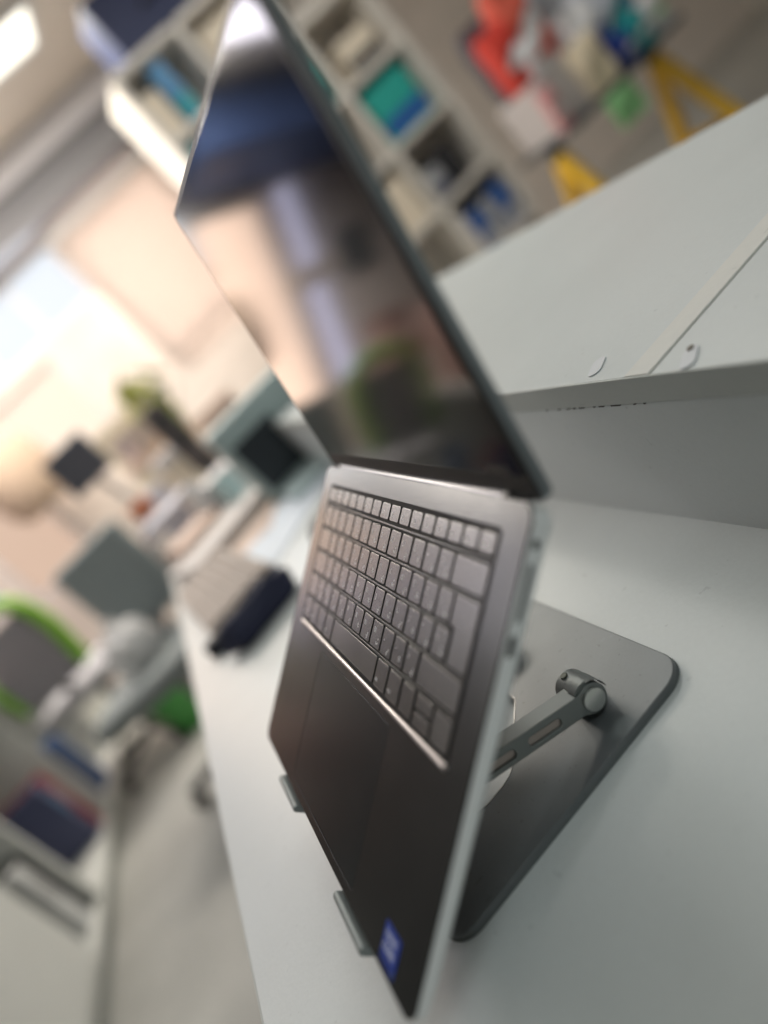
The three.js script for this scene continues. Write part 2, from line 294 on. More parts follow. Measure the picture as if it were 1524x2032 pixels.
// ---------------------------------------------------------------- laptop
{
  const mm = 0.001, o = thing('laptop', 'open dark grey laptop with silver sides on the folding stand', 'laptop');
  o.position.copy(LC); o.quaternion.copy(lapQ);
  const deckM = M(0.072, 0.073, 0.07, 0.27, { metalness: 0.9, map: T.deck, roughnessMap: T.smudge});
  const silver = M(0.8, 0.82, 0.83, 0.4, { metalness: 0.25});
  const black = M(0.012, 0.012, 0.014, 0.35), hole = M(0.006, 0.006, 0.006, 0.8);
  const W = 0.313, D = 0.2145;
  const X = (a) => (a - 156.5) * mm, Z = (b) => (b - 107.25) * mm;        // plan millimetres from the rear left corner
  // shell: silver side band that thins to the front, then tucks under
  const th = (z) => 0.0082 - 0.0032 * (z / D + 0.5);
  const shellG = skin([
    { w: W - 0.0006, d: D - 0.0006, r: 0.008, y: () => -0.0013 }, { w: W, d: D, r: 0.0083, y: () => -0.0017 },
    { w: W, d: D, r: 0.0083, y: (x, z) => -0.0013 - th(z) * 0.9 }, { w: W - 0.0024, d: D - 0.0024, r: 0.0075, y: (x, z) => -0.0013 - th(z) * 1.08 },
    { w: W - 0.02, d: D - 0.014, r: 0.005, y: (x, z) => -0.0135 }, { w: W - 0.024, d: D - 0.018, r: 0.004, y: () => -0.0142 }]);
  const ev = new Evaluator(); ev.attributes = ['position', 'normal', 'uv'];
  let sh = new Brush(shellG, silver); sh.updateMatrixWorld();
  const cuts = [[15.6, -4.6, 4, 4, 2], [35.3, -4.9, 23.5, 2.4, 0.6], [57, -4.5, 9, 3.4, 1.6]];
  for (const [v, n, l, h, r] of cuts) {
    const g = new THREE.ExtrudeGeometry(rrect(l * mm, h * mm, r * mm), { depth: 0.01, bevelEnabled: false, curveSegments: 8 }); g.rotateY(Math.PI / 2);
    const b = new Brush(g, silver); b.position.set(W / 2 - 0.006, n * mm, Z(v)); b.updateMatrixWorld(); sh = ev.evaluate(sh, b, SUBTRACTION); sh.updateMatrixWorld();
  }
  const shell = add('base_shell', sh.geometry, silver, o);
  cuts.forEach(([v, n, l, h, r], i) => { const g = new THREE.ExtrudeGeometry(rrect(l * mm * 0.995, h * mm * 0.99, r * mm), { depth: 0.002, bevelEnabled: false }); g.rotateY(Math.PI / 2); g.translate(W / 2 - 0.0028, n * mm, Z(v)); add(['audio_jack', 'card_slot', 'charging_port'][i], g, hole, shell); });
  // deck sheet with keyboard well and touchpad opening
  const plan = rrect(W - 0.0004, D - 0.0004, 0.0081);
  const well = [22.6, 292.6, 12.6, 114.4], pad = [88.5, 226, 122.6, 208];
  const P = ([a, b, c, d], r, S, e = 0) => rrect((b - a) * mm + e, (d - c) * mm + e, r, X((a + b) / 2), -Z((c + d) / 2), S);
  plan.holes.push(P(well, 0.003, THREE.Path), P(pad, 0.003, THREE.Path, 0.0009));
  const deck = add('deck', slab(plan, 0, 0.0013, 0.00012), deckM, o);
  const wf = span(X(well[0]), X(well[1]), -0.0012, -0.00118, Z(well[2]), Z(well[3]), 0);
  // the shell is filled under the deck; the well floor is a thin black sheet just above it
  add('keyboard_well', wf, hole, deck);
  add('touchpad', slab(P(pad, 0.0028, THREE.Shape), -0.00012, 0.001, 0.00005), M(0.05, 0.06, 0.063, 0.24, { metalness: 0.75, roughnessMap: T.smudge}), deck);
  add('trim_bar', (() => { const g = new THREE.CapsuleGeometry(0.0015, 0.263, 6, 14); g.rotateZ(Math.PI / 2); g.scale(1, 0.75, 1); g.translate(X(159.6), 0.0001, Z(115.6)); return g.toNonIndexed(); })(), M(0.46, 0.42, 0.405, 0.36, { metalness: 0.95 }), deck);

  // keys: [x0, x1] along each row in plan millimetres, with the printed signs
  const rows = [];
  const eq = (x, n, w) => Array.from({ length: n }, (_, i) => [x + i * w, x + (i + 1) * w]);
  rows.push({ z: [14.2, 26.2], k: eq(24.4, 16, 16.63), t: 'Esc F1 F2 F3 F4 F5 F6 F7 F8 F9 F10 F11 F12 Prt Ins Del'.split(' ') });
  rows.push({ z: [28, 44.6], k: [...eq(24.4, 13, 17.72), [254.8, 290.4]], t: '` 1 2 3 4 5 6 7 8 9 0 - = ←'.split(' ') });
  rows.push({ z: [45, 61.6], k: [[24.4, 51], ...eq(51, 12, 17.72)], t: '↹ Q W E R T Y U I O P [ ]'.split(' ') });
  rows.push({ z: [62, 78.6], k: [[24.4, 55.5], ...eq(55.5, 12, 17.72)], t: '⇪ A S D F G H J K L ; \' \\'.split(' ') });
  rows.push({ z: [79, 95.8], k: [[24.4, 47.2], ...eq(47.2, 11, 17.72), [242.4, 290.4]], t: '⇧ < Z X C V B N M , . / ⇧'.split(' ') });
  rows.push({ z: [96.2, 113.4], k: [...eq(24.4, 4, 19.2), [101.4, 190], ...eq(190, 2, 19.4), [229, 247.5], [269.4, 290.4]], t: ['Ctrl', 'Fn', '■', 'Alt', '', 'Alt', 'Ctrl', '◄', '►'] });
  const cv = document.createElement('canvas'); cv.width = 2048; cv.height = 784; const c2 = cv.getContext('2d'), px = 2048 / 270;
  c2.fillStyle = '#ffffff'; c2.fillRect(0, 0, 2048, 784);
  const ink = (t, a, b, s) => { c2.font = `bold ${s * px}px sans-serif`; c2.fillText(t, (a - 22.6) * px, (b - 12.6) * px); };
  const mark = (a, b, k) => { // small curved second sign in the lower right of a key
    const x = (a - 22.6) * px, y = (b - 12.6) * px, s = px; c2.lineWidth = 0.8 * s; c2.beginPath();
    if (k % 4 === 0) c2.arc(x, y, 1.3 * s, 0.1, Math.PI); else if (k % 4 === 1) { c2.moveTo(x - 1.2 * s, y + s); c2.quadraticCurveTo(x, y + 1.6 * s, x + 1.2 * s, y - s); } else if (k % 4 === 2) { c2.arc(x, y - 0.4 * s, 0.8 * s, 0, 5.5); } else { c2.moveTo(x + s, y - 1.2 * s); c2.lineTo(x + s, y + s); c2.lineTo(x - 1.2 * s, y + s); }
    c2.stroke(); c2.beginPath(); c2.arc(x + (k % 3 - 1) * 0.7 * s, y + (k % 2 ? 2.1 : -1.5) * s, 0.6 * s, 0, 7); c2.fill();
  };
  const keyTex = new THREE.CanvasTexture(cv); keyTex.colorSpace = THREE.SRGBColorSpace;
  const inkTex = keyTex;
  const keyM = M(0.15, 0.146, 0.138, 0.29, { metalness: 0.8, roughnessMap: T.smudge});
  const legendM = M(0.8, 0.8, 0.82, 0.5, { alphaMap: inkTex, transparent: true, alphaTest: 0.0 });
  const keyShape = (a, b, c, d, r = 0.0011) => rrect((b - a) * mm - 0.0024, (d - c) * mm - 0.0026, r, X((a + b) / 2), -Z((c + d) / 2) + 0.0003);
  // ink is white on black for the alpha map
  c2.fillStyle = '#000'; c2.fillRect(0, 0, 2048, 784); c2.fillStyle = '#fff'; c2.strokeStyle = '#fff';
  const keySlab = (shape) => slab(shape, 0.0002, 0.0013, 0.00018, 4);
  const legend = (key, a, b, c, d) => { // printed sheet a few hundredths of a millimetre above the key top
    const w = (b - a) * mm - 0.0034, h = (d - c) * mm - 0.0042, g = new THREE.PlaneGeometry(w, h); g.rotateX(-Math.PI / 2); g.translate(X((a + b) / 2), 0.00026, Z((c + d) / 2) - 0.0003);
    const p = g.attributes.position, uv = g.attributes.uv;
    for (let i = 0; i < p.count; i++) { const am = p.getX(i) / mm + 156.5, bm = p.getZ(i) / mm + 107.25; uv.setXY(i, (am - 22.6) * px / 2048, 1 - (bm - 12.6) * px / 784); }
    add('legend', g, legendM, key);
  };
  let kk = 0;
  rows.forEach((row, ri) => {
    const [c, d] = row.z;
    row.k.forEach(([a, b], i) => {
      const key = add('key', keySlab(keyShape(a, b, c, d)), keyM, o), t = row.t[i];
      if (!t) return;
      if (ri === 0) ink(t, a + 3.4, c + 7.6, 2.6);
      else if (t.length > 1) ink(t, a + 3, c + 12.6, 2.7);
      else if (b - a > 20 && ri < 5) ink(t, b - 9, c + 10.5, 4);
      else if (ri === 5) ink(t, a + 7, c + 10.5, 3.6);
      else { ink(t, a + 4, c + 7.4, 4); mark(a + 12, c + 11.4, kk++); }
      legend(key, a, b, c, d);
    });
  });
  { // tall Enter key over two rows, and the two half-height arrow keys
    const s = new THREE.Shape(); [[265.0, 45.9], [289.2, 45.9], [289.2, 77.2], [270.2, 77.2], [270.2, 60.4], [265.0, 60.4]].forEach(([a, b], i) => (i ? s.lineTo(X(a), -Z(b)) : s.moveTo(X(a), -Z(b)))); s.closePath();
    const e = add('key', keySlab(s), keyM, o); ink('↵', 276, 58, 4); legend(e, 264, 290.4, 45, 61.6);
    for (const [c, d, t] of [[96.2, 104.9, '▲'], [104.9, 113.4, '▼']]) { const key = add('key', keySlab(rrect(0.0188, 0.0068, 0.0009, X(258.4), -Z((c + d) / 2))), keyM, o); ink(t, 256.6, (c + d) / 2 + 1.3, 3); legend(key, 248, 269, c, d); }
  }
  keyTex.needsUpdate = true;
  // webs of the deck between the rows and the stubs between the columns
  const webM = deckM;
  for (const z of [27.1, 44.85, 61.85, 78.85, 96.0]) add('row_web', box(0.2655 + (z > 44 && z < 62 && z !== 44.85 ? -0.026 : 0), 0.0009, 0.0011, X(157.4) + (z > 44 && z < 62 && z !== 44.85 ? -0.013 : 0), -0.0007, Z(z), 0.0002), webM, deck);

  // sticker on the palm rest
  const sc = document.createElement('canvas'); sc.width = sc.height = 256; const s2 = sc.getContext('2d');
  s2.fillStyle = '#0a3aa8'; s2.fillRect(0, 0, 256, 256); s2.fillStyle = '#0d2f86'; s2.fillRect(0, 200, 256, 56);
  s2.fillStyle = '#eef2ff'; s2.font = 'bold 78px sans-serif'; s2.fillText('intel', 30, 92); s2.font = 'bold 72px sans-serif'; s2.fillText('CORE', 22, 172);
  s2.fillStyle = '#8fa4c8'; s2.font = 'bold 34px sans-serif'; s2.fillText('i5', 205, 240);
  const st = new THREE.CanvasTexture(sc); st.colorSpace = THREE.SRGBColorSpace;
  const sg = slab(P([271.5, 289.5, 193.6, 211.4], 0.0012, THREE.Shape), 0.00018, 0.00016, 0.00004);
  { const p = sg.attributes.position, uv = sg.attributes.uv; for (let i = 0; i < p.count; i++) uv.setXY(i, (p.getX(i) - X(271.5)) / 0.018, 1 - (p.getZ(i) - Z(193.6)) / 0.0178); }
  const sticker = add('sticker', sg, new THREE.MeshPhysicalMaterial({ map: st, roughness: 0.3 }), deck); sticker.userData.label = 'blue square sticker with white lettering';

  // lid: leans back 43 degrees from the deck normal
  const Wd = V(0.0288, 0.9765, -0.2134).applyQuaternion(lapQ.clone().invert()).normalize(); Wd.x = 0; Wd.normalize();
  const lidG = new THREE.Group(); const T5 = 0.0052, LH = 0.2125;
  const Ld = new THREE.Vector3().crossVectors(V(1, 0, 0), Wd).normalize();   // face of the screen
  const lid = add('lid', (() => { const g = slab(rrect(W, LH, 0.007, 0, LH / 2), 0, T5, 0.0012, 8); return g; })(), M(0.2, 0.225, 0.24, 0.38, { metalness: 0.8}), o);
  // slab space: x right, shape y -> -z, face +y
  lid.quaternion.setFromRotationMatrix(new THREE.Matrix4().makeBasis(V(1, 0, 0), Ld, Wd.clone().negate()));
  lid.position.set(0, -0.0094, -D / 2 - 0.0048).addScaledVector(Ld, T5);
  add('bezel', slab(rrect(W - 0.0022, LH - 0.0022, 0.006, 0, LH / 2), 0.0008, 0.001, 0.0003), M(0.008, 0.008, 0.009, 0.5), lid);
  add('screen', slab(rrect(W - 0.009, LH - 0.0175, 0.002, 0, LH / 2 + 0.0045), 0.00105, 0.0004, 0.0001), M(0.004, 0.004, 0.005, 0.09, { ior: 1.7 }), lid);
  { // narrow label strip stuck on the screen's lower right corner
    const c = document.createElement('canvas'); c.width = 256; c.height = 56; const x = c.getContext('2d'); x.fillStyle = '#1a1716'; x.fillRect(0, 0, 256, 56); x.fillStyle = '#7d726c'; x.font = 'bold 40px sans-serif'; x.fillText('T', 40, 42); x.fillText('NL', 110, 42);
    const t = new THREE.CanvasTexture(c); t.colorSpace = THREE.SRGBColorSpace;
    const g = new THREE.BoxGeometry(0.021, 0.00006, 0.0044); g.translate(W / 2 - 0.0265, 0.00112, -0.0152);
    add('screen_label', g, new THREE.MeshPhysicalMaterial({ map: t, roughness: 0.35 }), lid);
  }
  add('screen_gasket', box(W - 0.02, 0.0009, 0.003, 0, 0.001, -0.0022, 0.0003), M(0.006, 0.006, 0.007, 0.7), lid);
  // hinge barrel between deck and lid
  const hb = add('hinge_barrel', (() => { const g = new THREE.CapsuleGeometry(0.0044, 0.252, 6, 20); g.rotateZ(Math.PI / 2); g.translate(0, -0.0056, -D / 2 - 0.0006); return g.toNonIndexed(); })(), M(0.1, 0.1, 0.115, 0.26, { metalness: 0.6 }), o);
  for (const x of [-0.129, 0.129]) add('hinge_cap', (() => { const g = new THREE.CylinderGeometry(0.0047, 0.0047, 0.004, 20); g.rotateZ(Math.PI / 2); g.translate(x, -0.0056, -D / 2 - 0.0006); return g.toNonIndexed(); })(), black, hb);
  for (const x of [-0.12, 0.12]) for (const z of [-0.09, 0.09]) add('rubber_foot', cyl(0.006, 0.0055, 0.0018, x, -0.0149, z), rubber, o);
}

// ---------------------------------------------------------------- things on the desk beyond the laptop
{
  const o = thing('computer_keyboard', 'beige full-size computer keyboard lying on the desk behind the laptop', 'keyboard', [-1.335, 0, 0.095], 0.1);
  add('keyboard_case', box(0.45, 0.02, 0.135, 0, 0.012, 0, 0.006), M(0.5, 0.42, 0.36, 0.6), o);
  const im = new THREE.InstancedMesh(new RoundedBoxGeometry(0.0165, 0.009, 0.0165, 1, 0.002), M(0.45, 0.37, 0.32, 0.55), 22 * 6); im.name = 'keys'; im.userData.kind = 'stuff';
  let k = 0; for (let i = 0; i < 22; i++) for (let j = 0; j < 6; j++) im.setMatrixAt(k++, new THREE.Matrix4().makeTranslation(-0.206 + i * 0.0196 + (i > 14 ? 0.004 : 0), 0.025, -0.052 + j * 0.0205));
  o.add(im);
}
{
  const o = thing('pencil_pouch', 'soft navy fabric pouch lying beside the beige keyboard', 'pouch', [-1.01, 0, 0.062], 0.25);
  o.scale.set(0.75, 0.9, 0.75);
  const g = new THREE.SphereGeometry(1, 36, 24); const p = g.attributes.position;
  for (let i = 0; i < p.count; i++) { const x = p.getX(i), y = p.getY(i), z = p.getZ(i), f = 1 + 0.09 * Math.sin(6 * x + 3 * z) + 0.07 * Math.sin(9 * z + 4 * y); const s = (a, e) => Math.sign(a) * Math.pow(Math.abs(a), e); p.setXYZ(i, s(x, 0.6) * 0.042 * f, Math.max(-0.021, s(y, 0.7) * 0.026 * f) + 0.021, s(z, 0.6) * 0.085 * f); }
  g.computeVertexNormals(); add('pouch_body', g, M(0.035, 0.04, 0.09, 0.85, { map: T.weave }), o);
  add('zip', tube([[-0.01, 0.044, -0.07], [0, 0.047, 0], [0.006, 0.043, 0.07]], 0.0025), M(0.02, 0.02, 0.03, 0.5), o);
  const q = thing('black_wrist_rest', 'long black padded rest along the end of the beige keyboard', 'wrist rest', [-1.085, 0, 0.1], 0.1);
  add('rest_pad', box(0.035, 0.022, 0.12, 0, 0.011, 0, 0.009), M(0.012, 0.013, 0.02, 0.7), q);
}
tag(add('paper_sheet', (() => { const g = box(0.2, 0.0016, 0.27, 0, 0, 0, 0); g.rotateY(0.7); g.translate(-1.36, 0.002, -0.04); return g; })(), M(0.78, 0.84, 0.92, 0.7)), 'pale blue sheet of paper lying behind the laptop', 'paper');
tag(add('paper_stack', (() => { const l = []; for (let i = 0; i < 7; i++) { const g = box(0.21, 0.004, 0.27, 0, 0, 0, 0); g.rotateY(0.3 + 0.15 * (rnd() - 0.5)); g.translate(-1.72 + 0.01 * rnd(), 0.003 + i * 0.0045, 0.02 + 0.01 * rnd()); l.push(g); } return merge(l); })(), M(0.82, 0.76, 0.73, 0.75)), 'stack of cream papers beside the dark-fronted desktop device', 'papers');
{
  const m = thing('computer_mouse', 'small black computer mouse behind the laptop corner', 'mouse', [-1.03, 0, -0.085], 0.3);
  const g = new THREE.SphereGeometry(1, 28, 18); g.scale(0.052, 0.034, 0.031); g.translate(0, 0.008, 0); const p = g.attributes.position; for (let i = 0; i < p.count; i++) if (p.getY(i) < 0) p.setY(i, 0); g.computeVertexNormals();
  add('mouse_body', g, M(0.02, 0.02, 0.024, 0.5), m); add('wheel', (() => { const c = new THREE.CylinderGeometry(0.008, 0.008, 0.005, 16); c.rotateX(Math.PI / 2); c.translate(0.026, 0.036, 0); return c; })(), M(0.06, 0.06, 0.06, 0.6), m);
}
{ // pale device with a dark square front
  const o = thing('desktop_device', 'pale teal desktop device with a dark square front panel', 'device', [-1.62, 0, -0.195]);
  add('housing', box(0.14, 0.19, 0.225, 0, 0.096, 0, 0.012), M(0.42, 0.52, 0.52, 0.5), o);
  add('front_panel', box(0.006, 0.118, 0.106, 0.0715, 0.083, 0.043, 0.002), M(0.012, 0.02, 0.028, 0.35), o);
  add('paper_tray', box(0.16, 0.012, 0.2, 0.15, 0.01, -0.01, 0.004), M(0.5, 0.6, 0.61, 0.55), o);
  for (const z of [-0.08, 0.08]) add('foot', cyl(0.01, 0.01, 0.004, 0, 0.001, z), rubber, o);
}
function plant(name, label, p, cols, n, h, spread) {
  const o = thing(name, label, 'plant', p);
  add('pot', new THREE.LatheGeometry([[0, 0], [0.045, 0], [0.06, 0.1], [0.064, 0.1], [0.064, 0.115], [0.055, 0.115], [0.052, 0.095], [0, 0.095]].map((a) => new THREE.Vector2(...a)), 24), M(0.72, 0.66, 0.6, 0.6), o);
  for (let i = 0; i < n; i++) {
    const a = i * 2.4, r = spread * (0.35 + 0.65 * rnd()), y = 0.11 + h * (0.35 + 0.65 * rnd()), e = V(Math.cos(a) * r, y, Math.sin(a) * r);
    const stem = add('stem', tube([[0, 0.09, 0], [e.x * 0.3, y * 0.75, e.z * 0.3], [e.x, e.y, e.z]], 0.0022, 10, 6), M(0.2, 0.26, 0.07, 0.6), o);
    const s = new THREE.Shape(); s.moveTo(0, 0); s.bezierCurveTo(0.035, 0.02, 0.03, 0.08, 0, 0.11); s.bezierCurveTo(-0.03, 0.08, -0.035, 0.02, 0, 0);
    const g = new THREE.ExtrudeGeometry(s, { depth: 0.0006, bevelEnabled: false, curveSegments: 8 }); const q = g.attributes.position; for (let k = 0; k < q.count; k++) q.setZ(k, q.getZ(k) - 3 * q.getY(k) ** 2 + 4 * q.getX(k) ** 2);
    g.rotateX(-0.9 + 0.6 * rnd()); g.rotateY(Math.PI / 2 - a); g.translate(e.x, e.y - 0.01, e.z); g.computeVertexNormals();
    add('leaf', g, cols[i % cols.length], stem);
  }
  return o;
}
plant('potted_plant', 'yellow-green leafy plant in a cream pot on the far desk', [-2.85, 0, -0.1], [M(0.42, 0.44, 0.06, 0.5, { transmission: 0.2 }), M(0.5, 0.48, 0.1, 0.5, { transmission: 0.2 })], 16, 0.34, 0.11);
plant('potted_plant', 'darker green leafy plant in a cream pot near the vertical blinds', [-3.3, 0, -0.15], [M(0.16, 0.22, 0.07, 0.5), M(0.2, 0.27, 0.1, 0.5)], 16, 0.36, 0.14);
{
  const o = thing('tower_speaker', 'tall narrow dark speaker standing on the far desk', 'speaker', [-2.4, 0, -0.075]);
  add('cabinet', box(0.08, 0.325, 0.072, 0, 0.1655, 0, 0.008), M(0.09, 0.075, 0.075, 0.6), o);
  add('foot', box(0.1, 0.006, 0.09, 0, 0.003, 0, 0.002), M(0.03, 0.03, 0.03, 0.6), o);
  for (const y of [0.09, 0.2, 0.27]) add('driver', (() => { const g = new THREE.CylinderGeometry(0.026, 0.03, 0.006, 24); g.rotateZ(-Math.PI / 2); g.translate(0.041, y, 0); return g; })(), M(0.05, 0.045, 0.045, 0.7), o);
}
{
  const o = thing('small_monitor', 'small dark screen on a stand at the front of the far desk', 'monitor', [-2.8, 0, 0.15]);
  add('screen_housing', box(0.03, 0.16, 0.17, 0, 0.37, 0.06, 0.006), M(0.2, 0.2, 0.22, 0.5), o);
  add('screen_face', box(0.003, 0.14, 0.15, 0.0165, 0.37, 0.06, 0.001), M(0.09, 0.09, 0.11, 0.3), o);
  add('stem', bar(V(0, 0.006, 0), V(0, 0.3, 0.05), 0.012), M(0.4, 0.38, 0.38, 0.5), o); add('base', cyl(0.07, 0.06, 0.012, 0, 0.006, -0.02), M(0.4, 0.38, 0.38, 0.5), o);
}
function carton(name, label, p, [w, h, d], m, turn = 0, lidM = null, group) {
  const o = thing(name, label, 'box', p, turn, group);
  add('body', box(w, h, d, 0, h / 2, 0, 0.004), m, o);
  add('lid', box(w + 0.008, h * 0.18, d + 0.008, 0, h * 0.93, 0, 0.003), lidM || m, o);
  return o;
}
const cream = M(0.82, 0.72, 0.58, 0.7), peach = M(0.82, 0.62, 0.52, 0.7), pale = M(0.78, 0.74, 0.74, 0.7), lilac = M(0.62, 0.6, 0.66, 0.7), taupe = M(0.5, 0.42, 0.4, 0.75);
carton('storage_box', 'peach cardboard box in front of the darker green plant', [-2.75, 0, -0.14 - 0.1], [0.2, 0.2, 0.14], peach);
carton('storage_box', 'low pale box between the tower speaker and the dark-fronted device', [-2.0, 0, -0.09], [0.22, 0.09, 0.16], pale, 0.2);
carton('storage_box', 'lilac-grey box on the far desk behind the keyboard', [-2.15, 0, 0.1], [0.24, 0.11, 0.14], lilac, -0.1);
carton('storage_box', 'cream box with a peach lid beside the small dark monitor', [-3.1, 0, 0.02], [0.26, 0.24, 0.2], cream, 0.1, peach);
carton('storage_box', 'tall cream box at the end of the far desk', [-3.75, 0, 0.05], [0.3, 0.42, 0.24], cream, 0.05);
carton('storage_box', 'flat taupe box under the small dark monitor', [-2.55, 0, 0.12], [0.2, 0.06, 0.12], taupe, 0.15);
carton('storage_box', 'small orange box on the far desk front edge', [-2.32, 0.12, 0.15], [0.07, 0.05, 0.06], M(0.6, 0.2, 0.09, 0.6), 0.2);
carton('storage_box', 'pale box supporting the small orange box', [-2.34, 0, 0.155], [0.12, 0.119, 0.08], pale, 0.0);

carton('storage_box', 'flat peach box between the paper stack and the lilac-grey box', [-1.86, 0, 0.09], [0.16, 0.055, 0.12], peach, 0.3);
carton('storage_box', 'cream box behind the tower speaker on the far desk', [-2.62, 0, -0.02], [0.16, 0.2, 0.12], cream, 0.1, pale);
carton('storage_box', 'small lilac-grey box on top of the flat taupe box', [-2.55, 0.0605, 0.12], [0.13, 0.09, 0.09], lilac, 0.3);
carton('storage_box', 'small taupe box on the cream box with a peach lid', [-3.1, 0.245, 0.02], [0.16, 0.1, 0.12], taupe, 0.4);
carton('storage_box', 'peach box with a cream lid beside the tall cream box', [-3.55, 0, -0.12], [0.22, 0.34, 0.14], peach, 0.05, cream);
carton('storage_box', 'wide pale box at the far end beside the darker green plant', [-3.95, 0, -0.12], [0.26, 0.3, 0.12], pale, 0.1);
tag(add('paper_sheet', (() => { const g = box(0.21, 0.0016, 0.15, 0, 0, 0, 0); g.rotateY(-0.3); g.translate(-1.55, 0.002, 0.0); return g; })(), M(0.85, 0.66, 0.56, 0.7)), 'peach sheet of paper behind the beige keyboard', 'paper');

[['white mug standing before the lilac-grey box', -1.96, 0.16, 0.035, 0.09, M(0.8, 0.76, 0.74, 0.4)], ['cream mug beside the tower speaker', -2.28, -0.01, 0.036, 0.1, cream], ['pale teal cup near the paper stack', -1.82, -0.05, 0.032, 0.1, M(0.5, 0.66, 0.68, 0.4)], ['rose cup near the small orange box', -2.2, 0.18, 0.03, 0.085, M(0.74, 0.42, 0.36, 0.5)], ['white cup behind the flat peach box', -1.98, 0.02, 0.034, 0.12, M(0.84, 0.82, 0.82, 0.4)]].forEach(([l, x, z, r, h, m]) => {
  const o = thing('mug', l, 'mug', [x, 0, z]);
  add('cup', new THREE.LatheGeometry([[0, 0], [r * 0.8, 0], [r, h * 0.25], [r, h], [r * 0.92, h], [r * 0.9, h * 0.2], [0, h * 0.1]].map((a) => new THREE.Vector2(...a)), 24), m, o);
  add('handle', tube([[r * 0.9, h * 0.8, 0], [r * 1.7, h * 0.65, 0], [r * 1.6, h * 0.35, 0], [r * 0.9, h * 0.25, 0]], r * 0.13), m, o);
});

// ---------------------------------------------------------------- chairs in the aisle
function officeChair(name, label, p, turn, seatM, backM, rim) {
  const o = thing(name, label, 'chair', p, turn, 'chairs in the aisle');
  add('seat', box(0.46, 0.08, 0.46, 0, 0.46, 0, 0.035), seatM, o);
  const b = add('backrest', box(0.05, 0.36, 0.32, -0.23, 0.72, 0, 0.022), backM, o);
  if (rim) add('back_rim', tube([[-0.23, 0.56, -0.17], [-0.24, 0.8, -0.2], [-0.25, 0.94, -0.15], [-0.25, 0.98, 0], [-0.25, 0.94, 0.15], [-0.24, 0.8, 0.2], [-0.23, 0.56, 0.17]], 0.03, 40, 12), rim, b);
  add('back_bracket', bar(V(-0.05, 0.42, 0), V(-0.235, 0.56, 0), 0.02), M(0.05, 0.05, 0.05, 0.5), o);
  add('column', cyl(0.028, 0.025, 0.34, 0, 0.25, 0), M(0.3, 0.3, 0.3, 0.3, { metalness: 1 }), o);
  for (let i = 0; i < 5; i++) { const a = i * 1.2566, e = V(Math.cos(a) * 0.28, 0.07, Math.sin(a) * 0.28); const l = add('leg', bar(V(0, 0.1, 0), e, 0.018), M(0.05, 0.05, 0.05, 0.5), o); add('castor', (() => { const g = new THREE.CylinderGeometry(0.028, 0.028, 0.03, 16); g.rotateX(Math.PI / 2); g.translate(e.x, 0.028, e.z); return g; })(), M(0.03, 0.03, 0.03, 0.6), l); }
  return o;
}
officeChair('office_chair', 'grey-green office chair drawn up to the far desk', [-2.62, FLOOR, 0.5], -0.35, M(0.4, 0.44, 0.44, 0.8, { map: T.weave }), M(0.46, 0.53, 0.54, 0.8, { map: T.weave }));
officeChair('office_chair', 'office chair with a bright green rim round its grey back', [-3.6, FLOOR - 0.0, 0.93], 2.9, M(0.42, 0.42, 0.44, 0.8), M(0.4, 0.39, 0.42, 0.8, { map: T.weave }), M(0.22, 0.5, 0.03, 0.5));
{
  const o = thing('carrier_bag', 'white carrier bag on the seat of the grey-green chair', 'bag', [-2.6, FLOOR + 0.5, 0.52], 0.4);
  const g = new THREE.SphereGeometry(1, 28, 20), p = g.attributes.position; for (let i = 0; i < p.count; i++) { const x = p.getX(i), y = p.getY(i), z = p.getZ(i), f = 1 + 0.1 * Math.sin(7 * x + 2 * y) + 0.08 * Math.sin(8 * z - 5 * y); p.setXYZ(i, x * 0.07 * f, Math.max(-0.8, y) * 0.09 * f + 0.072, z * 0.09 * f); } g.computeVertexNormals();
  add('bag_body', g, M(0.75, 0.74, 0.74, 0.55), o); add('handle', tube([[0, 0.14, -0.04], [0.02, 0.2, 0], [0, 0.14, 0.04]], 0.005), M(0.75, 0.74, 0.74, 0.55), o);
}
{
  const o = thing('waste_bin', 'small bright green waste bin on the floor by the far desk', 'bin', [-3.4, FLOOR, 0.745]);
  add('bin_body', new THREE.LatheGeometry([[0, 0], [0.085, 0], [0.11, 0.24], [0.116, 0.245], [0.105, 0.245], [0.08, 0.01], [0, 0.01]].map((a) => new THREE.Vector2(...a)), 28), M(0.07, 0.34, 0.07, 0.5, { side: THREE.DoubleSide }), o);
}
{
  const o = thing('floor_lamp', 'unlit floor lamp with a round tan shade beside the wide window', 'lamp', [-4.75, FLOOR, 0.62]);
  const tan = M(0.74, 0.56, 0.42, 0.8, { map: T.weave, side: THREE.DoubleSide });
  add('base', cyl(0.14, 0.13, 0.03, 0, 0.015, 0, 32), M(0.3, 0.28, 0.26, 0.5), o); add('pole', bar(V(0, 0.03, 0), V(0, 1.2, 0), 0.012), M(0.3, 0.28, 0.26, 0.4), o);
  add('lamp_shade', new THREE.LatheGeometry([[0.15, 1.12], [0.205, 1.2], [0.225, 1.34], [0.205, 1.48], [0.15, 1.58], [0.1, 1.6]].map((a) => new THREE.Vector2(...a)), 40), tan, o);
}

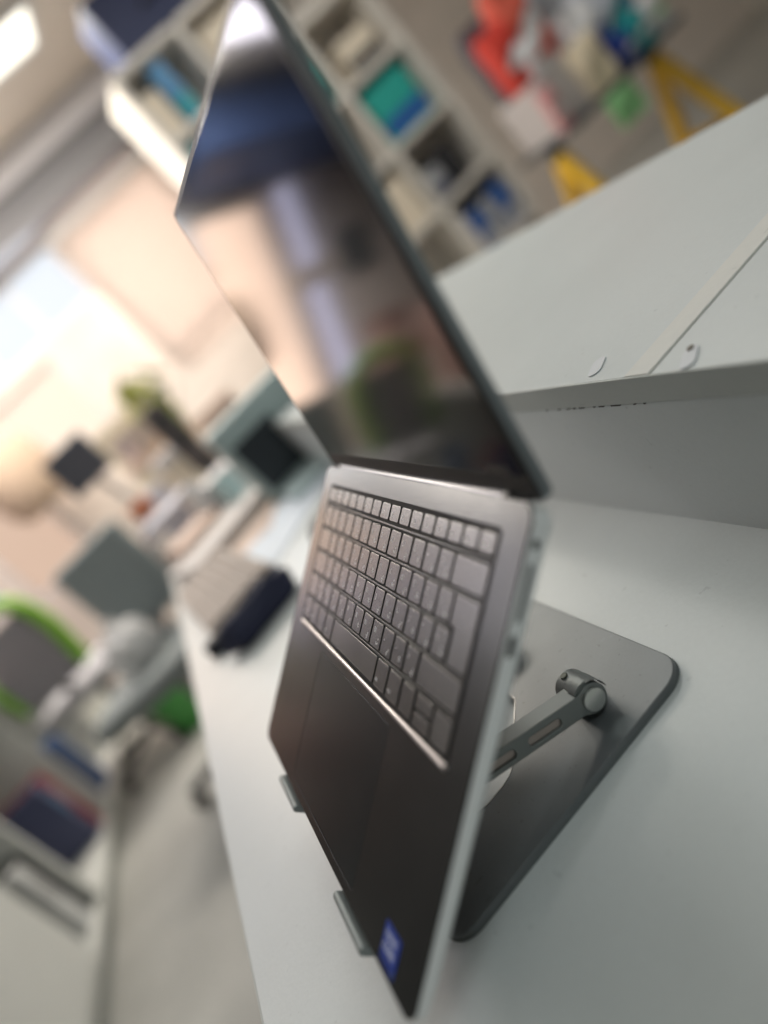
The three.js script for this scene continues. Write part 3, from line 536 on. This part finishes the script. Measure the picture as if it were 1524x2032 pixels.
// ---------------------------------------------------------------- cabinet with binders across the aisle
{
  const o = thing('binder_cabinet', 'low white open cabinet across the aisle holding binders', 'cabinet', [-4.7, FLOOR, 1.2]);
  const wm = M(0.72, 0.73, 0.7, 0.5, { map: T.laminate }), L = 3.5, H = 0.72, D = 0.42;
  add('top_board', span(0, L, H - 0.03, H, -0.02, D, 0.002), wm, o); add('bottom_board', span(0, L, 0.06, 0.085, 0.002, D, 0.002), wm, o);
  add('plinth', span(0.01, L - 0.01, 0, 0.0595, 0.03, D - 0.02, 0.001), M(0.4, 0.41, 0.39, 0.6), o); add('rear_board', span(0.002, L - 0.002, 0.086, H - 0.031, D - 0.012, D - 0.001, 0.0005), M(0.5, 0.51, 0.48, 0.6), o);
  for (let i = 0; i <= 5; i++) { const x = 0.013 + i * (L - 0.026) / 5; add('upright_board', span(x - 0.011, x + 0.011, 0.0855, H - 0.0305, 0, D - 0.0125, 0.002), wm, o); }
  add('door', span(2.43, 3.1, 0.1, H - 0.04, -0.018, -0.001, 0.002), wm, o);
}
function binder(label, x, y, w, h, m, band, turn = 0) {
  const o = thing('ring_binder', label, 'binder', [x, y, 1.215], turn, 'binders in the low cabinet');
  add('cover', box(w, h, 0.26, 0, h / 2, 0.15, 0.003), m, o);
  add('spine_label', box(w * 0.72, h * 0.34, 0.0012, 0, h * 0.62, 0.0195, 0.0003), band, o);
  return o;
}
const CB = FLOOR + 0.086;
for (let i = 0; i < 2; i++) binder(['navy blue binder at the end of a blue pair in the low cabinet', 'navy blue binder inside the blue pair in the low cabinet'][i], -3.62 + i * 0.09, CB, 0.085, 0.31, M(0.012, 0.07, 0.22, 0.5), M(0.02, 0.1, 0.28, 0.5));
binder('red binder next to the dark blue one in the low cabinet', -3.17, CB, 0.07, 0.32, M(0.4, 0.06, 0.07, 0.5), M(0.6, 0.3, 0.28, 0.5));
binder('slate blue binder beside the red one in the low cabinet', -3.09, CB, 0.075, 0.32, M(0.07, 0.08, 0.16, 0.5), M(0.05, 0.14, 0.26, 0.5));
binder('white binder leaning at the cabinet door', -2.5, CB, 0.07, 0.3, M(0.65, 0.66, 0.66, 0.5), M(0.5, 0.5, 0.5, 0.5));
binder('black binder beside the white one in the low cabinet', -2.59, CB, 0.07, 0.31, M(0.02, 0.022, 0.022, 0.5), M(0.05, 0.05, 0.05, 0.5));

const rose = M(0.62, 0.4, 0.37, 0.7), brown = M(0.3, 0.17, 0.14, 0.7);
[['rose box at the window end of the low cabinet top', -4.45, 1.5, 0.2, 0.46, 0.2, rose], ['brown box beside the rose one on the low cabinet top', -4.15, 1.42, 0.22, 0.3, 0.22, brown],
  ['lilac-grey box on the middle of the low cabinet top', -3.85, 1.42, 0.18, 0.22, 0.2, lilac], ['tall rose box on the middle of the low cabinet top', -3.55, 1.46, 0.2, 0.4, 0.2, rose],
  ['squat brown box on the low cabinet top', -3.2, 1.4, 0.26, 0.2, 0.22, brown], ['taupe box behind the squat brown one on the low cabinet top', -2.9, 1.46, 0.2, 0.28, 0.2, taupe],
  ['brown box above the white cabinet door', -2.5, 1.4, 0.3, 0.18, 0.24, brown]].forEach(([l, x, z, w, h, d, m], i) => carton('storage_box', l, [x, FLOOR + 0.7205, z], [w, h, d], m, 0.15 * (i % 3 - 1), i % 2 ? rose : brown));

// ---------------------------------------------------------------- far wall: blinds, blind box, mirrored panels
{
  const o = thing('vertical_blind', 'cream vertical slat blind hanging beside the wide window', 'blind', [XL + 0.08, 0, 0]);
  const slatM = M(0.78, 0.7, 0.65, 0.95, { transmission: 0.4, thickness: 0, map: T.weave });
  add('head_rail', box(0.05, 0.04, 0.86, 0, 1.46, -0.9), M(0.6, 0.6, 0.6, 0.4), o);
  for (let i = 0; i < 17; i++) { const g = box(0.003, 0.98, 0.056, 0, 0, 0, 0.0008); g.rotateY(0.35); g.translate(0, 0.95, -0.51 - i * 0.048); add('slat', g, slatM, o); }
}
{
  const o = thing('blind_box', 'long grey box above the far window and blind', 'blind box', [XL, 0, 0]);
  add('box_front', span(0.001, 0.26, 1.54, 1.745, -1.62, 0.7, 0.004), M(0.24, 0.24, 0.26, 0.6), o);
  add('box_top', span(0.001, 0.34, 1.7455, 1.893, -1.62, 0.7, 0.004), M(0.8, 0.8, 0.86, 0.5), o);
}
function panelOnWall(name, label, cat, z0, z1, y0, y1, m, fm) {
  const o = thing(name, label, cat, [XL + 0.001, y0, (z0 + z1) / 2]); const w = z1 - z0, h = y1 - y0;
  add('face', box(0.02, h - 0.04, w - 0.04, 0.012, h / 2, 0, 0.002), m, o);
  for (const s of [-1, 1]) { add('frame', box(0.032, h, 0.02, 0.017, h / 2, s * (w / 2 - 0.0105), 0.002), fm || m, o); add('frame', box(0.03, 0.02, w - 0.042, 0.016, h / 2 + s * (h / 2 - 0.0105), 0, 0.002), fm || m, o); }
}
{
  const o = thing('bulkhead_cupboard', 'long royal blue wall cupboard under the ceiling, mirrored in the screen', 'cupboard', [XL + 0.002, 1.54, 0.78]);
  const bl = M(0.04, 0.085, 0.23, 0.55);
  add('carcass', span(0, 0.85, 0, CEIL - 1.5405, 0, ZF - 0.785, 0.003), bl, o);
  for (let i = 0; i < 4; i++) add('door', span(0.8505, 0.868, 0.012, CEIL - 1.555, 0.008 + i * 0.478, 0.478 + i * 0.478, 0.003), bl, o);
}
panelOnWall('picture', 'dark teal picture on the brown far wall, mirrored in the screen', 'picture', 1.62, 1.86, 0.82, 1.12, M(0.02, 0.06, 0.07, 0.5), M(0.015, 0.03, 0.035, 0.5));
{
  const o = thing('cupboard', 'low reddish brown cupboard beside the tall wardrobe, mirrored in the screen', 'cupboard', [XL + 0.02, FLOOR, 1.53]);
  const br = M(0.3, 0.19, 0.165, 0.6);
  add('carcass', span(0, 0.5, 0.05, 0.98, 0, 0.47, 0.004), br, o); add('plinth', span(0.02, 0.47, 0, 0.0495, 0.01, 0.46), br, o);
  for (let i = 0; i < 2; i++) { const d = add('door', span(0.5005, 0.52, 0.07, 0.96, 0.006 + i * 0.231, 0.231 + i * 0.231, 0.003), M(0.34, 0.22, 0.2, 0.55), o); add('handle', bar(V(0.53, 0.7, 0.21 + i * 0.05), V(0.53, 0.85, 0.21 + i * 0.05), 0.006), M(0.5, 0.5, 0.5, 0.3, { metalness: 1 }), d); }
}

{
  const o = thing('wardrobe', 'tall dark brown wardrobe in the far corner beneath the blue wall cupboard', 'wardrobe', [XL + 0.53, FLOOR, 2.02]);
  const dk = M(0.07, 0.045, 0.038, 0.6);
  add('carcass', span(0, 0.3, 0, 2.26, 0, 0.67, 0.004), dk, o);
  for (let i = 0; i < 2; i++) { const d = add('door', span(0.3005, 0.32, 0.06, 2.25, 0.006 + i * 0.33, 0.33 + i * 0.33, 0.003), dk, o); add('handle', bar(V(0.33, 1.0, 0.3 + i * 0.07), V(0.33, 1.15, 0.3 + i * 0.07), 0.006), M(0.5, 0.5, 0.5, 0.3, { metalness: 1 }), d); }
}

// ---------------------------------------------------------------- white cubby shelf behind the screen
const SX = -3.5, S0 = -2.13, S1 = -1.0, SB = -0.28, ST = 1.36, SD = 0.34;
{
  const o = thing('cubby_shelf', 'tall white open shelf with square compartments behind the laptop screen', 'shelf', [SX, FLOOR, 0]);
  const wm = M(0.8, 0.76, 0.7, 0.55, { map: T.laminate }), y0 = SB - FLOOR, y1 = ST - FLOOR;
  for (const z of [S0, -1.74, -1.36, S1]) add('upright_board', span(-SD, 0, y0, y1, z - 0.018, z + 0.018, 0.002), wm, o);
  for (let i = 0; i < 6; i++) { const y = y0 + i * (y1 - y0) / 5; [[S0, -1.74], [-1.74, -1.36], [-1.36, S1]].forEach(([a, b]) => add('shelf_board', span(-SD + 0.002, -0.002, y - 0.016, y + 0.016, a + 0.0185, b - 0.0185, 0.002), wm, o)); }
  add('rear_board', span(-SD - 0.008, -SD - 0.0005, y0, y1, S0, S1, 0), M(0.74, 0.69, 0.64, 0.7), o);
  for (const z of [S0 + 0.05, S1 - 0.05]) for (const x of [-0.04, -SD + 0.05]) add('leg', span(x - 0.02, x + 0.02, 0, y0, z - 0.02, z + 0.02, 0.002), M(0.12, 0.12, 0.11, 0.5), o);
}
const step = (ST - SB) / 5, lvl = (i) => SB + 0.0165 + i * step;
function shelfItem(name, label, cat, z0, z1, level, h, d, m, m2) {
  const o = thing(name, label, cat, [SX - 0.04 - d / 2, lvl(level), (z0 + z1) / 2], 0, 'things on the cubby shelf');
  add('body', box(d, h, z1 - z0, 0, h / 2, 0, 0.005), m, o);
  if (m2) add('front_band', box(0.003, h * 0.36, (z1 - z0) * 0.94, d / 2 + 0.0012, h * 0.24, 0, 0.0008), m2, o);
  return o;
}
const teal = M(0.03, 0.42, 0.36, 0.5), dteal = M(0.01, 0.13, 0.12, 0.6), blu = M(0.03, 0.12, 0.4, 0.5), navy = M(0.02, 0.03, 0.09, 0.6), dark = M(0.025, 0.025, 0.03, 0.6), grey = M(0.42, 0.43, 0.46, 0.6);
shelfItem('file_box', 'teal box with a blue lower band in the end column of the shelf', 'box', -2.06, -1.8, 2, 0.25, 0.2, teal, blu);
shelfItem('dark_tray', 'dark green tray lying on the teal box in the shelf', 'tray', -2.05, -1.85, 2, 0.04, 0.18, dteal).position.y += 0.2505;
shelfItem('file_box', 'black bag-like case in the shelf beneath the teal box', 'case', -2.0, -1.9, 1, 0.2, 0.2, dark);
shelfItem('file_box', 'navy and grey box beside the black case in the shelf', 'box', -1.88, -1.79, 1, 0.15, 0.2, grey, navy);
shelfItem('blue_binder', 'blue box nearest the end panel on the lowest shelf', 'box', -2.08, -2.0, 0, 0.22, 0.2, blu, grey);
shelfItem('blue_binder', 'grey box between the two blue boxes on the lowest shelf', 'box', -1.985, -1.92, 0, 0.2, 0.2, grey);
shelfItem('blue_binder', 'blue box with a grey band in the middle of the lowest shelf', 'box', -1.905, -1.83, 0, 0.2, 0.2, blu, grey);
shelfItem('paper_pack', 'pale paper pack beside the blue boxes on the lowest shelf', 'pack', -1.815, -1.77, 0, 0.24, 0.2, pale);
shelfItem('file_box', 'cream box filling the middle column of the second shelf', 'box', -1.7, -1.4, 1, 0.24, 0.2, cream);
shelfItem('file_box', 'white box in the end column of the fourth shelf', 'box', -2.06, -1.86, 3, 0.16, 0.2, cream, dark);
shelfItem('file_box', 'green box in the middle column of the fourth shelf', 'box', -1.7, -1.52, 3, 0.2, 0.2, teal, dteal);
shelfItem('file_box', 'cream box in the middle column of the top shelf', 'box', -1.69, -1.42, 4, 0.24, 0.2, cream, pale);
shelfItem('blue_folder', 'light blue folder in the inner column of the top shelf', 'folder', -1.22, -1.15, 4, 0.27, 0.2, M(0.1, 0.3, 0.55, 0.5), M(0.03, 0.36, 0.42, 0.5));
shelfItem('blue_folder', 'teal folder in the inner column of the fourth shelf', 'folder', -1.1, -1.04, 3, 0.27, 0.2, M(0.06, 0.34, 0.38, 0.5));
shelfItem('file_box', 'cream box in the inner column of the top shelf', 'box', -1.12, -1.03, 4, 0.2, 0.2, cream);
shelfItem('file_box', 'peach box in the inner column of the fourth shelf', 'box', -1.32, -1.14, 3, 0.22, 0.2, peach);
{ const o = shelfItem('suitcase', 'navy case lying on top of the white shelf', 'case', -1.62, -1.12, 5, 0.28, 0.28, navy); add('handle', tube([[0.14, 0.12, -0.06], [0.18, 0.14, 0], [0.14, 0.12, 0.06]], 0.008), dark, o); }
{ const o = shelfItem('storage_tub', 'pale blue tub on top of the white shelf', 'tub', -2.0, -1.68, 5, 0.2, 0.26, M(0.42, 0.55, 0.62, 0.5)); add('rim', box(0.28, 0.02, 0.34, 0, 0.2, 0, 0.006), M(0.42, 0.55, 0.62, 0.5), o); }

// ---------------------------------------------------------------- yellow rack with bags
{
  const yl = M(0.78, 0.46, 0.03, 0.45), Y = -FLOOR;
  const o = thing('yellow_rack', 'yellow metal trestle rack standing beyond the ledge', 'rack', [-2.715, FLOOR, -2.14], 0);
  for (const z of [0.29, -0.29]) {
    add('leg', bar(V(0, 0.66, z), V(0.26, 0, z * 1.12), 0.031, 14), yl, o); add('leg', bar(V(0, 0.66, z), V(-0.26, 0, z * 1.12), 0.031, 14), yl, o);
    add('cross_tube', bar(V(0.15, 0.28, z * 1.065), V(-0.15, 0.28, z * 1.065), 0.014, 12), yl, o);
    add('leg_cap', cyl(0.036, 0.03, 0.05, 0, 0.665, z, 18), M(0.05, 0.05, 0.05, 0.6), o);
  }
  add('top_board', box(0.4, 0.022, 0.64, 0, 0.702, 0, 0.004), M(0.06, 0.065, 0.07, 0.6), o);
  const bag = (label, x, z, w, h, d, m, m2, y = 0.7135, turn = 0) => {
    const b = thing('snack_bag', label, 'bag', [0, 0, 0], 0, 'bags on the yellow rack'); const p = V(x, y, z).add(o.position); b.position.copy(p); b.rotation.y = turn;
    const g = new THREE.BoxGeometry(w, h, d, 12, 14, 8), q = g.attributes.position;
    for (let i = 0; i < q.count; i++) { const t = q.getY(i) / h + 0.5, k = Math.pow(Math.sin(Math.PI * Math.min(1, Math.max(0, t * 0.94 + 0.03))), 0.45); q.setX(i, q.getX(i) * (0.25 + 0.75 * k) + 0.006 * Math.sin(40 * q.getY(i) + 30 * q.getZ(i))); q.setZ(i, q.getZ(i) * (0.9 + 0.1 * k)); }
    g.translate(0, h / 2, 0); g.computeVertexNormals(); add('bag_body', g, m, b);
    if (m2) add('printed_band', (() => { const e = box(w * 1.0, h * 0.3, d * 0.97, 0, 0, 0, 0.012); e.scale(1.02, 1, 1.02); e.translate(0, h * 0.45, 0); return e; })(), m2, b);
  };
  add('crate', box(0.26, 0.2, 0.26, 0, 0.8145, 0.17, 0.006), M(0.5, 0.46, 0.45, 0.6), o);
  const red = M(0.6, 0.05, 0.035, 0.4), wht = M(0.72, 0.71, 0.72, 0.5), grn = M(0.25, 0.55, 0.24, 0.5);
  bag('red bag with a white band standing on the yellow rack', 0.04, 0.25, 0.1, 0.24, 0.11, red, wht, 0.916);
  bag('tall red and white bag next to the red one on the rack', 0.02, 0.12, 0.11, 0.34, 0.12, M(0.65, 0.12, 0.08, 0.4), wht, 0.916);
  bag('cream bag at the front of the yellow rack', 0.165, 0.08, 0.06, 0.2, 0.12, M(0.8, 0.68, 0.5, 0.5), null);
  bag('white bag with a blue band on the rack', 0.07, -0.03, 0.12, 0.3, 0.13, wht, M(0.02, 0.06, 0.3, 0.4));
  bag('grey-white bag with a teal band on the rack', 0.05, -0.17, 0.12, 0.34, 0.14, M(0.55, 0.58, 0.66, 0.5), M(0.03, 0.3, 0.33, 0.4));
  bag('pale green bag at the far end of the rack', -0.02, -0.29, 0.11, 0.36, 0.11, M(0.4, 0.62, 0.4, 0.5), M(0.03, 0.1, 0.4, 0.5));
  bag('short white bag in front of the red ones on the rack crate', 0.1, 0.19, 0.06, 0.12, 0.09, wht, red, 0.916);
  bag('dark bag wedged behind the red bags on the rack crate', -0.09, 0.2, 0.08, 0.3, 0.14, M(0.08, 0.07, 0.09, 0.6), M(0.5, 0.1, 0.12, 0.5), 0.916);
  bag('small navy packet at the front of the rack board', 0.165, -0.06, 0.05, 0.11, 0.08, M(0.02, 0.05, 0.28, 0.4), wht);
  bag('small teal packet at the front of the rack board', 0.165, -0.15, 0.05, 0.13, 0.08, M(0.03, 0.34, 0.36, 0.4), wht);
  bag('small white packet with a green band at the front of the rack board', 0.16, -0.25, 0.05, 0.14, 0.09, wht, grn);
  bag('black packet lying at the rack end by the pale green bag', 0.1, -0.315, 0.05, 0.1, 0.03, M(0.03, 0.03, 0.035, 0.5), null);
  bag('rose packet standing at the crate end of the rack', 0.15, 0.295, 0.05, 0.17, 0.05, M(0.6, 0.3, 0.3, 0.5), wht);
  bag('small green bag hanging low at the rack front', 0.215, 0.1, 0.03, 0.12, 0.13, grn, null, 0.57);
  bag('grey bag behind the white ones on the rack', -0.1, -0.1, 0.12, 0.44, 0.2, M(0.3, 0.3, 0.32, 0.6), wht);
}
renderer.render(scene, camera);
